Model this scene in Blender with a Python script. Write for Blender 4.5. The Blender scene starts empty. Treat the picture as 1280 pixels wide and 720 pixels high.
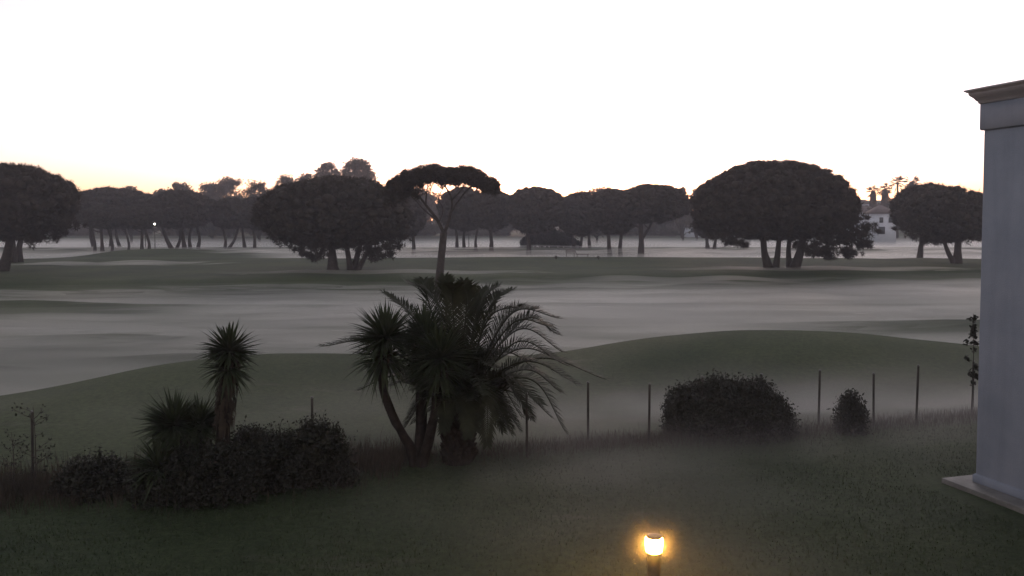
import bpy, math, random
import numpy as np
from mathutils import Vector

# ------------------------------------------------------------------ camera, world, sun, exposure
S = bpy.context.scene
F = 1050.0            # focal length in photo pixels (1280 wide)
PITCH = math.radians(2.5)
CAM_Z = 5.0
HORIZON = 275.0
PP_ROW = HORIZON + F * math.tan(PITCH)
cam_d = bpy.data.cameras.new("camera")
cam = bpy.data.objects.new("camera", cam_d)
S.collection.objects.link(cam)
cam.location = (0, 0, CAM_Z)
cam.rotation_euler = (math.pi / 2 - PITCH, 0, 0)
cam_d.sensor_width = 36.0
cam_d.lens = 36.0 * F / 1280.0
cam_d.shift_y = (PP_ROW - 360.0) / 1280.0
cam_d.clip_start = 0.1
cam_d.clip_end = 6000
S.camera = cam

SUN_EL = math.radians(4)
SUN_AZ = math.radians(5.0)      # to the right of the view direction (+Y)
W = bpy.data.worlds.new("World")
S.world = W
W.use_nodes = True
wn = W.node_tree
for n in list(wn.nodes):
    wn.nodes.remove(n)
wo = wn.nodes.new("ShaderNodeOutputWorld")
wb = wn.nodes.new("ShaderNodeBackground")
sky = wn.nodes.new("ShaderNodeTexSky")
sky.sky_type = 'NISHITA'
sky.sun_disc = False
sky.sun_elevation = SUN_EL
sky.sun_rotation = SUN_AZ
sky.air_density = 1.0
sky.dust_density = 0.6
sky.ozone_density = 1.5
wb.inputs['Strength'].default_value = 0.15
# dawn air: the phone's white balance, much paler and slightly rosier than the raw sky model
hs = wn.nodes.new("ShaderNodeHueSaturation")
wtc = wn.nodes.new("ShaderNodeTexCoord"); wsp = wn.nodes.new("ShaderNodeSeparateXYZ")
wn.links.new(wtc.outputs['Generated'], wsp.inputs[0])
def wmap(a, b, c, d):
    n = wn.nodes.new("ShaderNodeMapRange"); n.inputs[1].default_value = a; n.inputs[2].default_value = b
    n.inputs[3].default_value = c; n.inputs[4].default_value = d
    wn.links.new(wsp.outputs[2], n.inputs[0]); return n.outputs[0]
wn.links.new(wmap(.03, .12, .80, .2), hs.inputs['Saturation'])
wn.links.new(wmap(.03, .13, .95, 1.2), hs.inputs['Value'])
tint = wn.nodes.new("ShaderNodeMix"); tint.data_type = 'RGBA'; tint.blend_type = 'MULTIPLY'
tint.inputs[0].default_value = 1.0
hue = wn.nodes.new("ShaderNodeMix"); hue.data_type = 'RGBA'
hue.inputs[6].default_value = (1.20, 0.92, 1.04, 1); hue.inputs[7].default_value = (1.07, .99, 1.02, 1)
wn.links.new(wmap(.04, .22, 0, 1), hue.inputs[0]); wn.links.new(hue.outputs[2], tint.inputs[7])
wn.links.new(sky.outputs[0], hs.inputs['Color'])
wn.links.new(hs.outputs[0], tint.inputs[6])
wn.links.new(tint.outputs[2], wb.inputs[0])
wn.links.new(wb.outputs[0], wo.inputs[0])

sun_d = bpy.data.lights.new("sun", 'SUN')
sun = bpy.data.objects.new("sun", sun_d)
S.collection.objects.link(sun)
sun_d.energy = 0.12
sun_d.angle = math.radians(4)
sun_d.color = (1.0, 0.62, 0.38)
_sd = Vector((math.sin(SUN_AZ) * math.cos(SUN_EL), math.cos(SUN_AZ) * math.cos(SUN_EL), math.sin(SUN_EL)))
sun.rotation_euler = (-_sd).to_track_quat('-Z', 'Y').to_euler()
sun.location = _sd * 200

S.view_settings.view_transform = 'Standard'
S.view_settings.look = 'None'
S.view_settings.exposure = 1.1
S.view_settings.gamma = 1.0
S.render.engine = 'CYCLES'
S.cycles.use_denoising = True
S.cycles.denoising_prefilter = 'ACCURATE'
S.cycles.max_bounces = 8
S.cycles.volume_bounces = 2
S.cycles.diffuse_bounces = 2
S.cycles.glossy_bounces = 2
S.cycles.transmission_bounces = 3
S.cycles.transparent_max_bounces = 8
S.cycles.use_adaptive_sampling = True
S.cycles.adaptive_threshold = 0.02
S.cycles.sample_clamp_indirect = 6.0

# ------------------------------------------------------------------ helpers
COL = S.collection
rng = np.random.default_rng(11)


def ray(px, py):
    """direction (dx, 1, dz) of the photo pixel"""
    xc = (px - 640.0) / F
    yc = (PP_ROW - py) / F
    c, s = math.cos(PITCH), math.sin(PITCH)
    dy = c + yc * s
    dz = -s + yc * c
    return xc / dy, dz / dy


def at(px, py, D):
    a, b = ray(px, py)
    return np.array((a * D, D, CAM_Z + b * D))


def sstep(a, b, x):
    t = np.clip((x - a) / (b - a), 0, 1)
    return t * t * (3 - 2 * t)


def wob(x, y, k, seed=0):
    r = np.random.default_rng(seed)
    v = 0
    for i in range(5):
        a = r.uniform(0, 6.28); f = k * r.uniform(.6, 1.7)
        v = v + np.sin((x * math.cos(a) + y * math.sin(a)) * f + r.uniform(0, 6.28))
    return v / 5


_CP = np.array([-200, -60, 0, 100, 200, 330, 450, 600, 700, 720, 800, 880, 960, 1060, 1200, 1300, 1450], float)
_CR = np.array([520, 505, 497, 477, 455, 443, 445, 450, 444, 440, 425, 416.5, 413, 416, 430, 443, 462], float)
_CD = np.interp(_CP, [-200, 0, 330, 960, 1200, 1450], [22, 24, 28, 30.5, 32, 33])
_CX = (_CP - 640) / F * _CD
_CZ = CAM_Z + np.array([ray(p, r)[1] for p, r in zip(_CP, _CR)]) * _CD


def smooth_interp(x, xp, fp):
    s = 0
    for d, w in ((-1.0, .2), (-.5, .2), (0, .2), (.5, .2), (1.0, .2)):
        s = s + w * np.interp(x + d, xp, fp)
    return s


def ground_z(x, y):
    x = np.asarray(x, float); y = np.asarray(y, float)
    cd = np.interp(x, _CX, _CD); cz = smooth_interp(x, _CX, _CZ)
    # near lawn, dip behind the fence, then the long low mound
    hollow = -0.35 * np.exp(-((y - cd + 6.2) / 2.2) ** 2) * sstep(-6, 4, x)
    up = sstep(cd - 7.5, cd - 0.3, y)
    z = hollow * (1 - up) + up * cz
    valley = -1.32 + .06 * wob(x * .5, y * 1.5, .5, 3) + .09 * wob(x * .22, y * 1.6, .9, 13)
    down = sstep(cd, cd + 7.0, y)
    z = z * (1 - down) + valley * down
    # swells that stand out of the mist in the valley
    def g(cx, cy, sx, sy, h):
        return h * np.exp(-((x - cx) / sx) ** 2 - ((y - cy) / sy) ** 2)
    z = z + g(25, 47, 10.0, 3.6, .66)
    z = z + g(-34, 57, 9, 3.6, .85) + g(-21, 44, 5, .9, .30) + g(-17, 60, 9, 1.0, .28) + g(-15, 38, 3.5, .5, .26)
    z = z + g(-24, 35.5, 3, .6, .24) + g(6, 62, 14, 1.0, .24) + g(-2, 49, 8, .8, .22)
    # far bank
    ye = 70 + .20 * x
    bank = sstep(ye, ye + 9, y)
    z = z * (1 - bank) + (-.12) * bank
    z = z + sstep(ye + 8, ye + 30, y) * g(10, 104, 40, 9, .45)
    # second basin, deeper on the right, shut off on the left by a hump
    b2 = sstep(108, 118, y) * (1 - sstep(138, 150, y))
    lat = sstep(-50, -28, x) + (1 - sstep(-66, -56, x)) * .8
    z = z - 1.1 * b2 * np.clip(lat, 0, 1)
    z = z + g(-50, 122, 13, 11, .9) + g(-36, 117, 8, 7, .35)
    z = z + g(57, 118, 10, 6, .9)
    # third basin
    b3 = sstep(158, 172, y) * (1 - sstep(225, 245, y))
    z = z - 1.05 * b3
    # rising land with the villas, far hill
    z = z + 8 * sstep(230, 420, y) * sstep(40, 190, x) 
    z = z + 8 * sstep(330, 470, y) * sstep(60, 170, x) * (1 + .12 * wob(x, y, .02, 9))
    z = z + .06 * wob(x, y, .35, 5) * sstep(24, 40, y) + .015 * wob(x, y, 1.3, 6)
    return z


def gz(x, y):
    return float(ground_z(x, y))


def mesh_np(name, V, Fc, mat=None, parent=None, smooth=False):
    """V (n,3); Fc list of index arrays (m,k) grouped by polygon size"""
    V = np.ascontiguousarray(V, dtype=np.float32)
    if not isinstance(Fc, (list, tuple)):
        Fc = [Fc]
    Fc = [np.asarray(f, dtype=np.int32) for f in Fc if len(f)]
    loops = np.concatenate([f.ravel() for f in Fc])
    tot = np.concatenate([np.full(len(f), f.shape[1], np.int32) for f in Fc])
    st = np.concatenate(([0], np.cumsum(tot)[:-1])).astype(np.int32)
    me = bpy.data.meshes.new(name)
    me.vertices.add(len(V)); me.vertices.foreach_set("co", V.ravel())
    me.loops.add(len(loops)); me.loops.foreach_set("vertex_index", loops)
    me.polygons.add(len(tot)); me.polygons.foreach_set("loop_start", st)
    me.polygons.foreach_set("loop_total", tot)
    if smooth:
        me.polygons.foreach_set("use_smooth", np.ones(len(tot), bool))
    me.update(calc_edges=True)
    me.validate()
    o = bpy.data.objects.new(name, me)
    COL.objects.link(o)
    if mat:
        me.materials.append(mat)
    if parent is not None:
        o.parent = parent
    return o


class MB:
    """collects vertices and faces of one mesh"""
    def __init__(s):
        s.v = []; s.f3 = []; s.f4 = []; s.n = 0

    def add(s, V, tris=None, quads=None):
        V = np.asarray(V, float).reshape(-1, 3)
        if tris is not None and len(tris):
            s.f3.append(np.asarray(tris) + s.n)
        if quads is not None and len(quads):
            s.f4.append(np.asarray(quads) + s.n)
        s.v.append(V); s.n += len(V)

    def box(s, lo, hi):
        x0, y0, z0 = lo; x1, y1, z1 = hi
        s.add([(x0, y0, z0), (x1, y0, z0), (x1, y1, z0), (x0, y1, z0), (x0, y0, z1), (x1, y0, z1), (x1, y1, z1), (x0, y1, z1)],
              quads=[(0, 3, 2, 1), (4, 5, 6, 7), (0, 1, 5, 4), (1, 2, 6, 5), (2, 3, 7, 6), (3, 0, 4, 7)])

    def prism(s, poly, z0, z1):
        n = len(poly)
        V = [(p[0], p[1], z0) for p in poly] + [(p[0], p[1], z1) for p in poly]
        q = [(i, (i + 1) % n, n + (i + 1) % n, n + i) for i in range(n)]
        t = [(0, i + 1, i) for i in range(1, n - 1)] + [(n, n + i, n + i + 1) for i in range(1, n - 1)]
        s.add(V, tris=t, quads=q)

    def tube(s, pts, radii, k=8, rough=0.0, r=None):
        pts = np.asarray(pts, float); n = len(pts)
        radii = np.interp(np.linspace(0, 1, n), np.linspace(0, 1, len(radii)), radii)
        T = np.gradient(pts, axis=0)
        T /= np.linalg.norm(T, axis=1)[:, None] + 1e-9
        ref = np.array((0.31, 0.95, 0.05))
        A = np.cross(T, ref); A /= np.linalg.norm(A, axis=1)[:, None] + 1e-9
        B = np.cross(T, A)
        th = np.linspace(0, 2 * np.pi, k, endpoint=False)
        rr = radii[:, None] * np.ones((1, k))
        if rough and r is not None:
            rr = rr * (1 + rough * r.uniform(-1, 1, (n, k)))
        V = pts[:, None, :] + rr[..., None] * (np.cos(th)[None, :, None] * A[:, None, :] + np.sin(th)[None, :, None] * B[:, None, :])
        q = []
        for i in range(n - 1):
            for j in range(k):
                q.append((i * k + j, i * k + (j + 1) % k, (i + 1) * k + (j + 1) % k, (i + 1) * k + j))
        t = [(0, j + 1, j) for j in range(1, k - 1)] + [((n - 1) * k, (n - 1) * k + j, (n - 1) * k + j + 1) for j in range(1, k - 1)]
        s.add(V.reshape(-1, 3), tris=t, quads=q)

    def lathe(s, c, prof, k=24):
        n = len(prof)
        th = np.linspace(0, 2 * np.pi, k, endpoint=False)
        V = np.array([[(c[0] + r * math.cos(a), c[1] + r * math.sin(a), c[2] + z) for a in th] for r, z in prof]).reshape(-1, 3)
        q = [(i * k + j, i * k + (j + 1) % k, (i + 1) * k + (j + 1) % k, (i + 1) * k + j) for i in range(n - 1) for j in range(k)]
        t = [(0, j + 1, j) for j in range(1, k - 1)] + [((n - 1) * k, (n - 1) * k + j, (n - 1) * k + j + 1) for j in range(1, k - 1)]
        s.add(V, tris=t, quads=q)

    def build(s, name, mat, parent=None, smooth=False):
        V = np.concatenate(s.v)
        if parent is not None:
            V = V - np.array(parent.location)[None, :]
        fs = []
        if s.f3: fs.append(np.concatenate(s.f3))
        if s.f4: fs.append(np.concatenate(s.f4))
        return mesh_np(name, V, fs, mat, parent, smooth)


def thing(name, label, cat, loc, group=None):
    o = bpy.data.objects.new(name, None)
    o.empty_display_size = .3
    COL.objects.link(o)
    o.location = loc
    tag(o, label, cat, group)
    return o


def tag(o, label=None, cat=None, group=None, kind=None):
    if label: o["label"] = label
    if cat: o["category"] = cat
    if group: o["group"] = group
    if kind: o["kind"] = kind
    return o


def curve_pts(P, n):
    """Catmull-Rom through the points"""
    P = [np.asarray(p, float) for p in P]
    P = [2 * P[0] - P[1]] + P + [2 * P[-1] - P[-2]]
    out = []
    segs = len(P) - 3
    for i in range(n):
        t = i / (n - 1) * segs
        k = min(int(t), segs - 1); u = t - k
        a, b, c, d = P[k:k + 4]
        out.append(.5 * ((2 * b) + (c - a) * u + (2 * a - 5 * b + 4 * c - d) * u * u + (3 * b - a - 3 * c + d) * u ** 3))
    return np.array(out)


# ------------------------------------------------------------------ materials
def mat_new(name):
    m = bpy.data.materials.new(name)
    m.use_nodes = True
    nt = m.node_tree
    for n in list(nt.nodes): nt.nodes.remove(n)
    out = nt.nodes.new("ShaderNodeOutputMaterial")
    return m, nt, out


def noise_mat(name, c1, c2, scale=4, rough=.85, bump=.3, bscale=None, transl=None, mapping=None, detail=6, spec=.3, bdist=.05):
    m, nt, out = mat_new(name)
    L = nt.links.new
    tc = nt.nodes.new("ShaderNodeTexCoord")
    mp = nt.nodes.new("ShaderNodeMapping")
    if mapping: mp.inputs['Scale'].default_value = mapping
    L(tc.outputs['Object'], mp.inputs[0])
    nz = nt.nodes.new("ShaderNodeTexNoise")
    nz.inputs['Scale'].default_value = scale; nz.inputs['Detail'].default_value = detail
    nz.inputs['Roughness'].default_value = .62
    L(mp.outputs[0], nz.inputs['Vector'])
    rp = nt.nodes.new("ShaderNodeValToRGB")
    rp.color_ramp.elements[0].position = .32; rp.color_ramp.elements[0].color = (*c1, 1)
    rp.color_ramp.elements[1].position = .68; rp.color_ramp.elements[1].color = (*c2, 1)
    L(nz.outputs[0], rp.inputs[0])
    bs = nt.nodes.new("ShaderNodeBsdfPrincipled")
    bs.inputs['Roughness'].default_value = rough
    bs.inputs['Specular IOR Level'].default_value = spec
    L(rp.outputs[0], bs.inputs['Base Color'])
    if bump:
        n2 = nt.nodes.new("ShaderNodeTexNoise")
        n2.inputs['Scale'].default_value = bscale or scale * 6; n2.inputs['Detail'].default_value = 5
        L(tc.outputs['Object'], n2.inputs['Vector'])
        bp = nt.nodes.new("ShaderNodeBump")
        bp.inputs['Strength'].default_value = bump; bp.inputs['Distance'].default_value = bdist
        L(n2.outputs[0], bp.inputs['Height']); L(bp.outputs[0], bs.inputs['Normal'])
    if transl:
        tr = nt.nodes.new("ShaderNodeBsdfTranslucent"); L(rp.outputs[0], tr.inputs[0])
        mx = nt.nodes.new("ShaderNodeMixShader"); mx.inputs[0].default_value = transl
        L(bs.outputs[0], mx.inputs[1]); L(tr.outputs[0], mx.inputs[2]); L(mx.outputs[0], out.inputs[0])
    else:
        L(bs.outputs[0], out.inputs[0])
    return m


def volume_mat(name, density, color, aniso):
    m, nt, out = mat_new(name)
    v = nt.nodes.new("ShaderNodeVolumePrincipled")
    v.inputs['Color'].default_value = (*color, 1)
    v.inputs['Density'].default_value = density
    v.inputs['Anisotropy'].default_value = aniso
    nt.links.new(v.outputs[0], out.inputs['Volume'])
    return m


def emit_mat(name, color, strength):
    m, nt, out = mat_new(name)
    e = nt.nodes.new("ShaderNodeEmission")
    e.inputs[0].default_value = (*color, 1); e.inputs[1].default_value = strength
    nt.links.new(e.outputs[0], out.inputs[0])
    return m


M = {}
M['pine'] = noise_mat('pine_needles', (.018, .015, .010), (.046, .035, .023), 1.3, .8, .0, transl=.25)
M['loose'] = noise_mat('eucalyptus_leaves', (.05, .045, .03), (.11, .085, .06), 1.0, .7, 0, transl=.35)
M['bark'] = noise_mat('pine_bark', (.028, .023, .020), (.062, .050, .043), 5, .9, .6, 12)
M['stem'] = noise_mat('palm_stem', (.012, .010, .009), (.032, .026, .022), 6, .95, .6, 14, spec=.1)
M['palm'] = noise_mat('palm_leaflets', (.014, .018, .010), (.034, .038, .022), 3, .6, 0, transl=.12, spec=.15)
M['dead'] = noise_mat('dead_leaves', (.022, .018, .013), (.050, .038, .027), 6, .9, 0, transl=.2)
M['yucca'] = noise_mat('yucca_leaves', (.020, .028, .014), (.042, .055, .026), 3, .55, 0, transl=.12, spec=.2)
M['shrub'] = noise_mat('shrub_leaves', (.010, .012, .008), (.028, .028, .019), 3, .6, 0, transl=.2)
M['dry'] = noise_mat('dry_grass', (.03, .026, .020), (.075, .060, .045), 2, .9, 0, transl=.3)
M['blade'] = noise_mat('lawn_blades', (.028, .044, .020), (.050, .066, .031), .8, .7, 0, transl=.25)
M['post'] = noise_mat('weathered_post', (.022, .02, .018), (.06, .052, .046), 9, .85, .5, 30, mapping=(1, 1, .2))
M['cap'] = noise_mat('metal_cap', (.13, .13, .13), (.22, .22, .22), 20, .5, 0)
M['stucco'] = noise_mat('stucco_wall', (.19, .225, .29), (.245, .28, .35), .9, .9, .35, 60, bdist=.02)
def weather(m, amount=.30):
    # rain streaks and broad stains in the plaster itself
    nt = m.node_tree; L = nt.links.new
    bs = [n for n in nt.nodes if n.type == 'BSDF_PRINCIPLED'][0]
    src = bs.inputs['Base Color'].links[0].from_socket
    tc = nt.nodes.new("ShaderNodeTexCoord")
    x = None
    for sc, mp_, p0, p1, lo in ((1.0, (5, 5, .35), .45, .75, 1 - amount), (.55, (1, 1, 1), .4, .7, 1 - amount * .7), (26, (1, 1, 1), .3, .7, 1 - amount * .35)):
        mp = nt.nodes.new("ShaderNodeMapping"); mp.inputs['Scale'].default_value = mp_
        nz = nt.nodes.new("ShaderNodeTexNoise"); nz.inputs['Scale'].default_value = sc; nz.inputs['Detail'].default_value = 6
        L(tc.outputs['Object'], mp.inputs[0]); L(mp.outputs[0], nz.inputs['Vector'])
        mr = nt.nodes.new("ShaderNodeMapRange"); mr.inputs[1].default_value = p0; mr.inputs[2].default_value = p1; mr.inputs[3].default_value = 1.0; mr.inputs[4].default_value = lo
        L(nz.outputs[0], mr.inputs[0])
        mx = nt.nodes.new("ShaderNodeMix"); mx.data_type = 'RGBA'; mx.blend_type = 'MULTIPLY'; mx.inputs[0].default_value = 1
        L(src, mx.inputs[6]); L(mr.outputs[0], mx.inputs[7]); src = mx.outputs[2]
    L(src, bs.inputs['Base Color'])


weather(M['stucco'], .13)
M['cornice'] = noise_mat('cornice_stucco', (.23, .235, .265), (.29, .295, .33), 1.5, .85, .3, 50, bdist=.02)
M['concrete'] = noise_mat('concrete_slab', (.07, .07, .07), (.17, .168, .165), 2.2, .6, .3, 40, bdist=.01)
M['villa'] = noise_mat('villa_plaster', (.50, .53, .60), (.60, .63, .68), .5, .9, 0)
M['tile'] = noise_mat('roof_tile', (.10, .08, .08), (.16, .13, .12), 2, .85, 0)
M['dark'] = noise_mat('dark_pane', (.03, .035, .04), (.05, .055, .06), 2, .2, 0)
M['lamp_metal'] = noise_mat('bollard_metal', (.05, .045, .04), (.09, .08, .07), 8, .45, .2, 40, bdist=.005)
M['bench'] = noise_mat('bench_wood', (.20, .18, .17), (.34, .31, .30), 3, .8, 0)
M['glow'] = emit_mat('lamp_glow', (1.0, .47, .07), 95.0)
M['far_glow'] = emit_mat('street_lamp_glow', (1.0, .93, .8), 9.0)


def ground_material():
    m, nt, out = mat_new('grass_ground')
    L = nt.links.new
    tc = nt.nodes.new("ShaderNodeTexCoord")
    def nz(scale, detail=6, mapping=None, rough=.6):
        n = nt.nodes.new("ShaderNodeTexNoise"); n.inputs['Scale'].default_value = scale
        n.inputs['Detail'].default_value = detail; n.inputs['Roughness'].default_value = rough
        if mapping:
            mp = nt.nodes.new("ShaderNodeMapping"); mp.inputs['Scale'].default_value = mapping
            L(tc.outputs['Object'], mp.inputs[0]); L(mp.outputs[0], n.inputs['Vector'])
        else:
            L(tc.outputs['Object'], n.inputs['Vector'])
        return n
    def ramp(src, p0, c0, p1, c1):
        r = nt.nodes.new("ShaderNodeValToRGB")
        r.color_ramp.elements[0].position = p0; r.color_ramp.elements[0].color = (*c0, 1)
        r.color_ramp.elements[1].position = p1; r.color_ramp.elements[1].color = (*c1, 1)
        L(src.outputs[0], r.inputs[0]); return r
    def mix(a, b, f, mode='MIX'):
        x = nt.nodes.new("ShaderNodeMix"); x.data_type = 'RGBA'; x.blend_type = mode
        if isinstance(f, float): x.inputs[0].default_value = f
        else: L(f, x.inputs[0])
        L(a, x.inputs[6]); L(b, x.inputs[7]); return x.outputs[2]
    big = ramp(nz(.12, 5), .35, (.024, .040, .018), .65, (.056, .074, .034))
    fine = ramp(nz(7, 8, None, .75), .3, (.42, .45, .4), .7, (1.5, 1.45, 1.35))
    c = mix(big.outputs[0], fine.outputs[0], 1.0, 'MULTIPLY')
    # worn, dewy and straw coloured patches
    straw = nt.nodes.new("ShaderNodeRGB"); straw.outputs[0].default_value = (.13, .12, .10, 1)
    pm = ramp(nz(.35, 7, (.6, 1.6, 1), .7), .60, (0, 0, 0), .74, (.6, .6, .6))
    c = mix(c, straw.outputs[0], pm.outputs[0])
    bs = nt.nodes.new("ShaderNodeBsdfPrincipled"); bs.inputs['Roughness'].default_value = .8
    bs.inputs['Specular IOR Level'].default_value = .15
    L(c, bs.inputs['Base Color'])
    bp = nt.nodes.new("ShaderNodeBump"); bp.inputs['Strength'].default_value = .8; bp.inputs['Distance'].default_value = .06
    n2 = nz(16, 6, None, .7)
    L(n2.outputs[0], bp.inputs['Height']); L(bp.outputs[0], bs.inputs['Normal'])
    L(bs.outputs[0], out.inputs[0])
    return m


M['ground'] = ground_material()

# ------------------------------------------------------------------ ground and hill
def build_ground():
    ys = np.concatenate([np.linspace(-60, 8, 18), np.linspace(9, 45, 150), np.linspace(45.6, 160, 190), np.geomspace(162, 700, 90), np.geomspace(740, 4000, 12)])
    base = np.concatenate([-np.geomspace(4000, 130, 14), np.linspace(-120, -30, 70), np.linspace(-29.5, 29.5, 130), np.linspace(30, 120, 70), np.geomspace(130, 4000, 22)])
    X, Y = np.meshgrid(base, ys)
    Z = ground_z(X, Y)
    far = sstep(600, 1500, np.hypot(X, Y))
    Z = Z * (1 - far)
    n, k = X.shape
    V = np.stack([X, Y, Z], -1).reshape(-1, 3)
    i, j = np.meshgrid(np.arange(n - 1), np.arange(k - 1), indexing='ij')
    a = (i * k + j).ravel()
    q = np.stack([a, a + 1, a + k + 1, a + k], -1)
    o = mesh_np('ground', V, q, M['ground'], smooth=True)
    tag(o, kind='structure')


build_ground()

# ------------------------------------------------------------------ air: haze box and mist lying in the hollows
b = MB(); b.box((-430, -60, -4), (430, 640, 34))
haze = b.build('haze', volume_mat('haze_air', .00070, (.84, .86, 1.0), .35))
tag(haze, kind='stuff')


def mist_sheet(name, x0, x1, y0, y1, ztop, amp, dens, seed, k=.12, color=(.94, .935, .93), n=90, aniso=.5):
    n = 150; m2 = 420
    xs = np.linspace(x0, x1, n); ys = np.concatenate([np.linspace(y0, 100, 300), np.linspace(100.8, y1, m2 - 300)]) if y0 < 60 else np.linspace(y0, y1, m2)
    X, Y = np.meshgrid(xs, ys)
    edge = sstep(x0, x0 + .12 * (x1 - x0), X) * (1 - sstep(x1 - .12 * (x1 - x0), x1, X))
    Zt = ztop - .10 * (1 - sstep(-38, 4, X)) * (Y < 100) + 1.15 * amp * (wob(X * .5, Y * 1.3, k, seed) + .9 * wob(X * .10, Y * .9, .8, seed + 1) + .45 * wob(X * .3, Y * 2.0, .9, seed + 2))
    Zt = -2.6 + (Zt + 2.6) * (.35 + .65 * edge)
    V = np.stack([X, Y, Zt], -1).reshape(-1, 3)
    Vb = V.copy(); Vb[:, 2] = -3.2
    i, j = np.meshgrid(np.arange(m2 - 1), np.arange(n - 1), indexing='ij')
    a = (i * n + j).ravel()
    top = np.stack([a, a + 1, a + n + 1, a + n], -1)
    bot = top[:, ::-1] + n * m2
    def side(idx):
        idx = np.asarray(idx)
        return np.stack([idx[:-1], idx[:-1] + n * m2, idx[1:] + n * m2, idx[1:]], -1)
    r = np.arange(n); rm = np.arange(m2)
    sides = [side(r), side((m2 - 1) * n + r)[:, ::-1], side(rm * n)[:, ::-1], side(rm * n + n - 1)]
    o = mesh_np(name, np.concatenate([V, Vb]), np.concatenate([top, bot] + sides), volume_mat(name + '_vapour', dens, color, aniso), smooth=True)
    tag(o, kind='stuff')
    return o


mist_sheet('ground_mist', -170, 170, 23, 262, -1.00, .16, .10, 21, k=.16)
mist_sheet('ground_mist', -171, 171, 22.7, 263, -.86, .20, .045, 31, k=.11)
mist_sheet('ground_mist', -172, 172, 22.4, 264, -.66, .22, .022, 41, k=.08)
mist_sheet('ground_mist', -173, 173, 22.1, 265, -.28, .20, .012, 51, k=.06)


mist_sheet('ground_mist', -174, 174, 106, 266, .22, .16, .009, 61, k=.05)
mist_sheet('ground_mist', -175, 175, 107, 267, -.15, .16, .020, 71, k=.06)


def wisps():
    r = np.random.default_rng(77)
    m = MB()
    spots = []
    for i in range(70):
        y = r.uniform(35, 73); x = r.uniform(-.64, .62) * y
        spots.append((x, y, r.uniform(-.78, -.42), r.uniform(4, 13), r.uniform(1.0, 2.8), r.uniform(.08, .20)))
    for i in range(8):
        y = r.uniform(76, 100); x = r.uniform(-.5, .6) * y
        spots.append((x, y, gz(x, y) + r.uniform(.05, .25), r.uniform(8, 20), r.uniform(2, 5), r.uniform(.12, .28)))
    for i in range(34):
        y = r.uniform(110, 165); x = r.uniform(-.62, .62) * y
        spots.append((x, y, r.uniform(-.1, .45), r.uniform(7, 22), r.uniform(2, 5), r.uniform(.15, .4)))
    n, k = 28, 9
    th = np.linspace(0, 2 * np.pi, n, endpoint=False)
    for si, (cx, cy, cz, rx, ry, rz) in enumerate(spots):
        w = 1 + .35 * wob(np.cos(th) * 2 + si, np.sin(th) * 2, 1.5, si)
        V = [(cx, cy, cz + rz)]
        for sg in (1, -1):
            rng_ = range(1, k + 1) if sg > 0 else range(k - 1, 0, -1)
            for i in rng_:
                q = i / k
                x = cx + np.cos(th) * q * rx * w; y = cy + np.sin(th) * q * ry * w
                z = cz + sg * rz * (1 - q * q) ** 1.5 + .5 * rz * np.sin(x * .6 + si)
                V += list(zip(x, y, z))
        V.append((cx, cy, cz - rz))
        V[0] = (cx, cy, cz + rz + .5 * rz * math.sin(cx * .6 + si)); V[-1] = (cx, cy, cz - rz + .5 * rz * math.sin(cx * .6 + si))
        R_ = 2 * k - 1; j = np.arange(n); j2 = (j + 1) % n
        Q = [np.stack([1 + i * n + j, 1 + (i + 1) * n + j, 1 + (i + 1) * n + j2, 1 + i * n + j2], -1) for i in range(R_ - 1)]
        last = 1 + R_ * n
        T = np.concatenate([np.stack([np.zeros(n, int), 1 + j, 1 + j2], -1), np.stack([np.full(n, last), 1 + (R_ - 1) * n + j2, 1 + (R_ - 1) * n + j], -1)])
        m.add(V, tris=T, quads=np.concatenate(Q))
    tag(m.build('mist_wisps', volume_mat('wisp_vapour', .10, (.95, .945, .94), .5), smooth=True), kind='stuff')


wisps()


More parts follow.
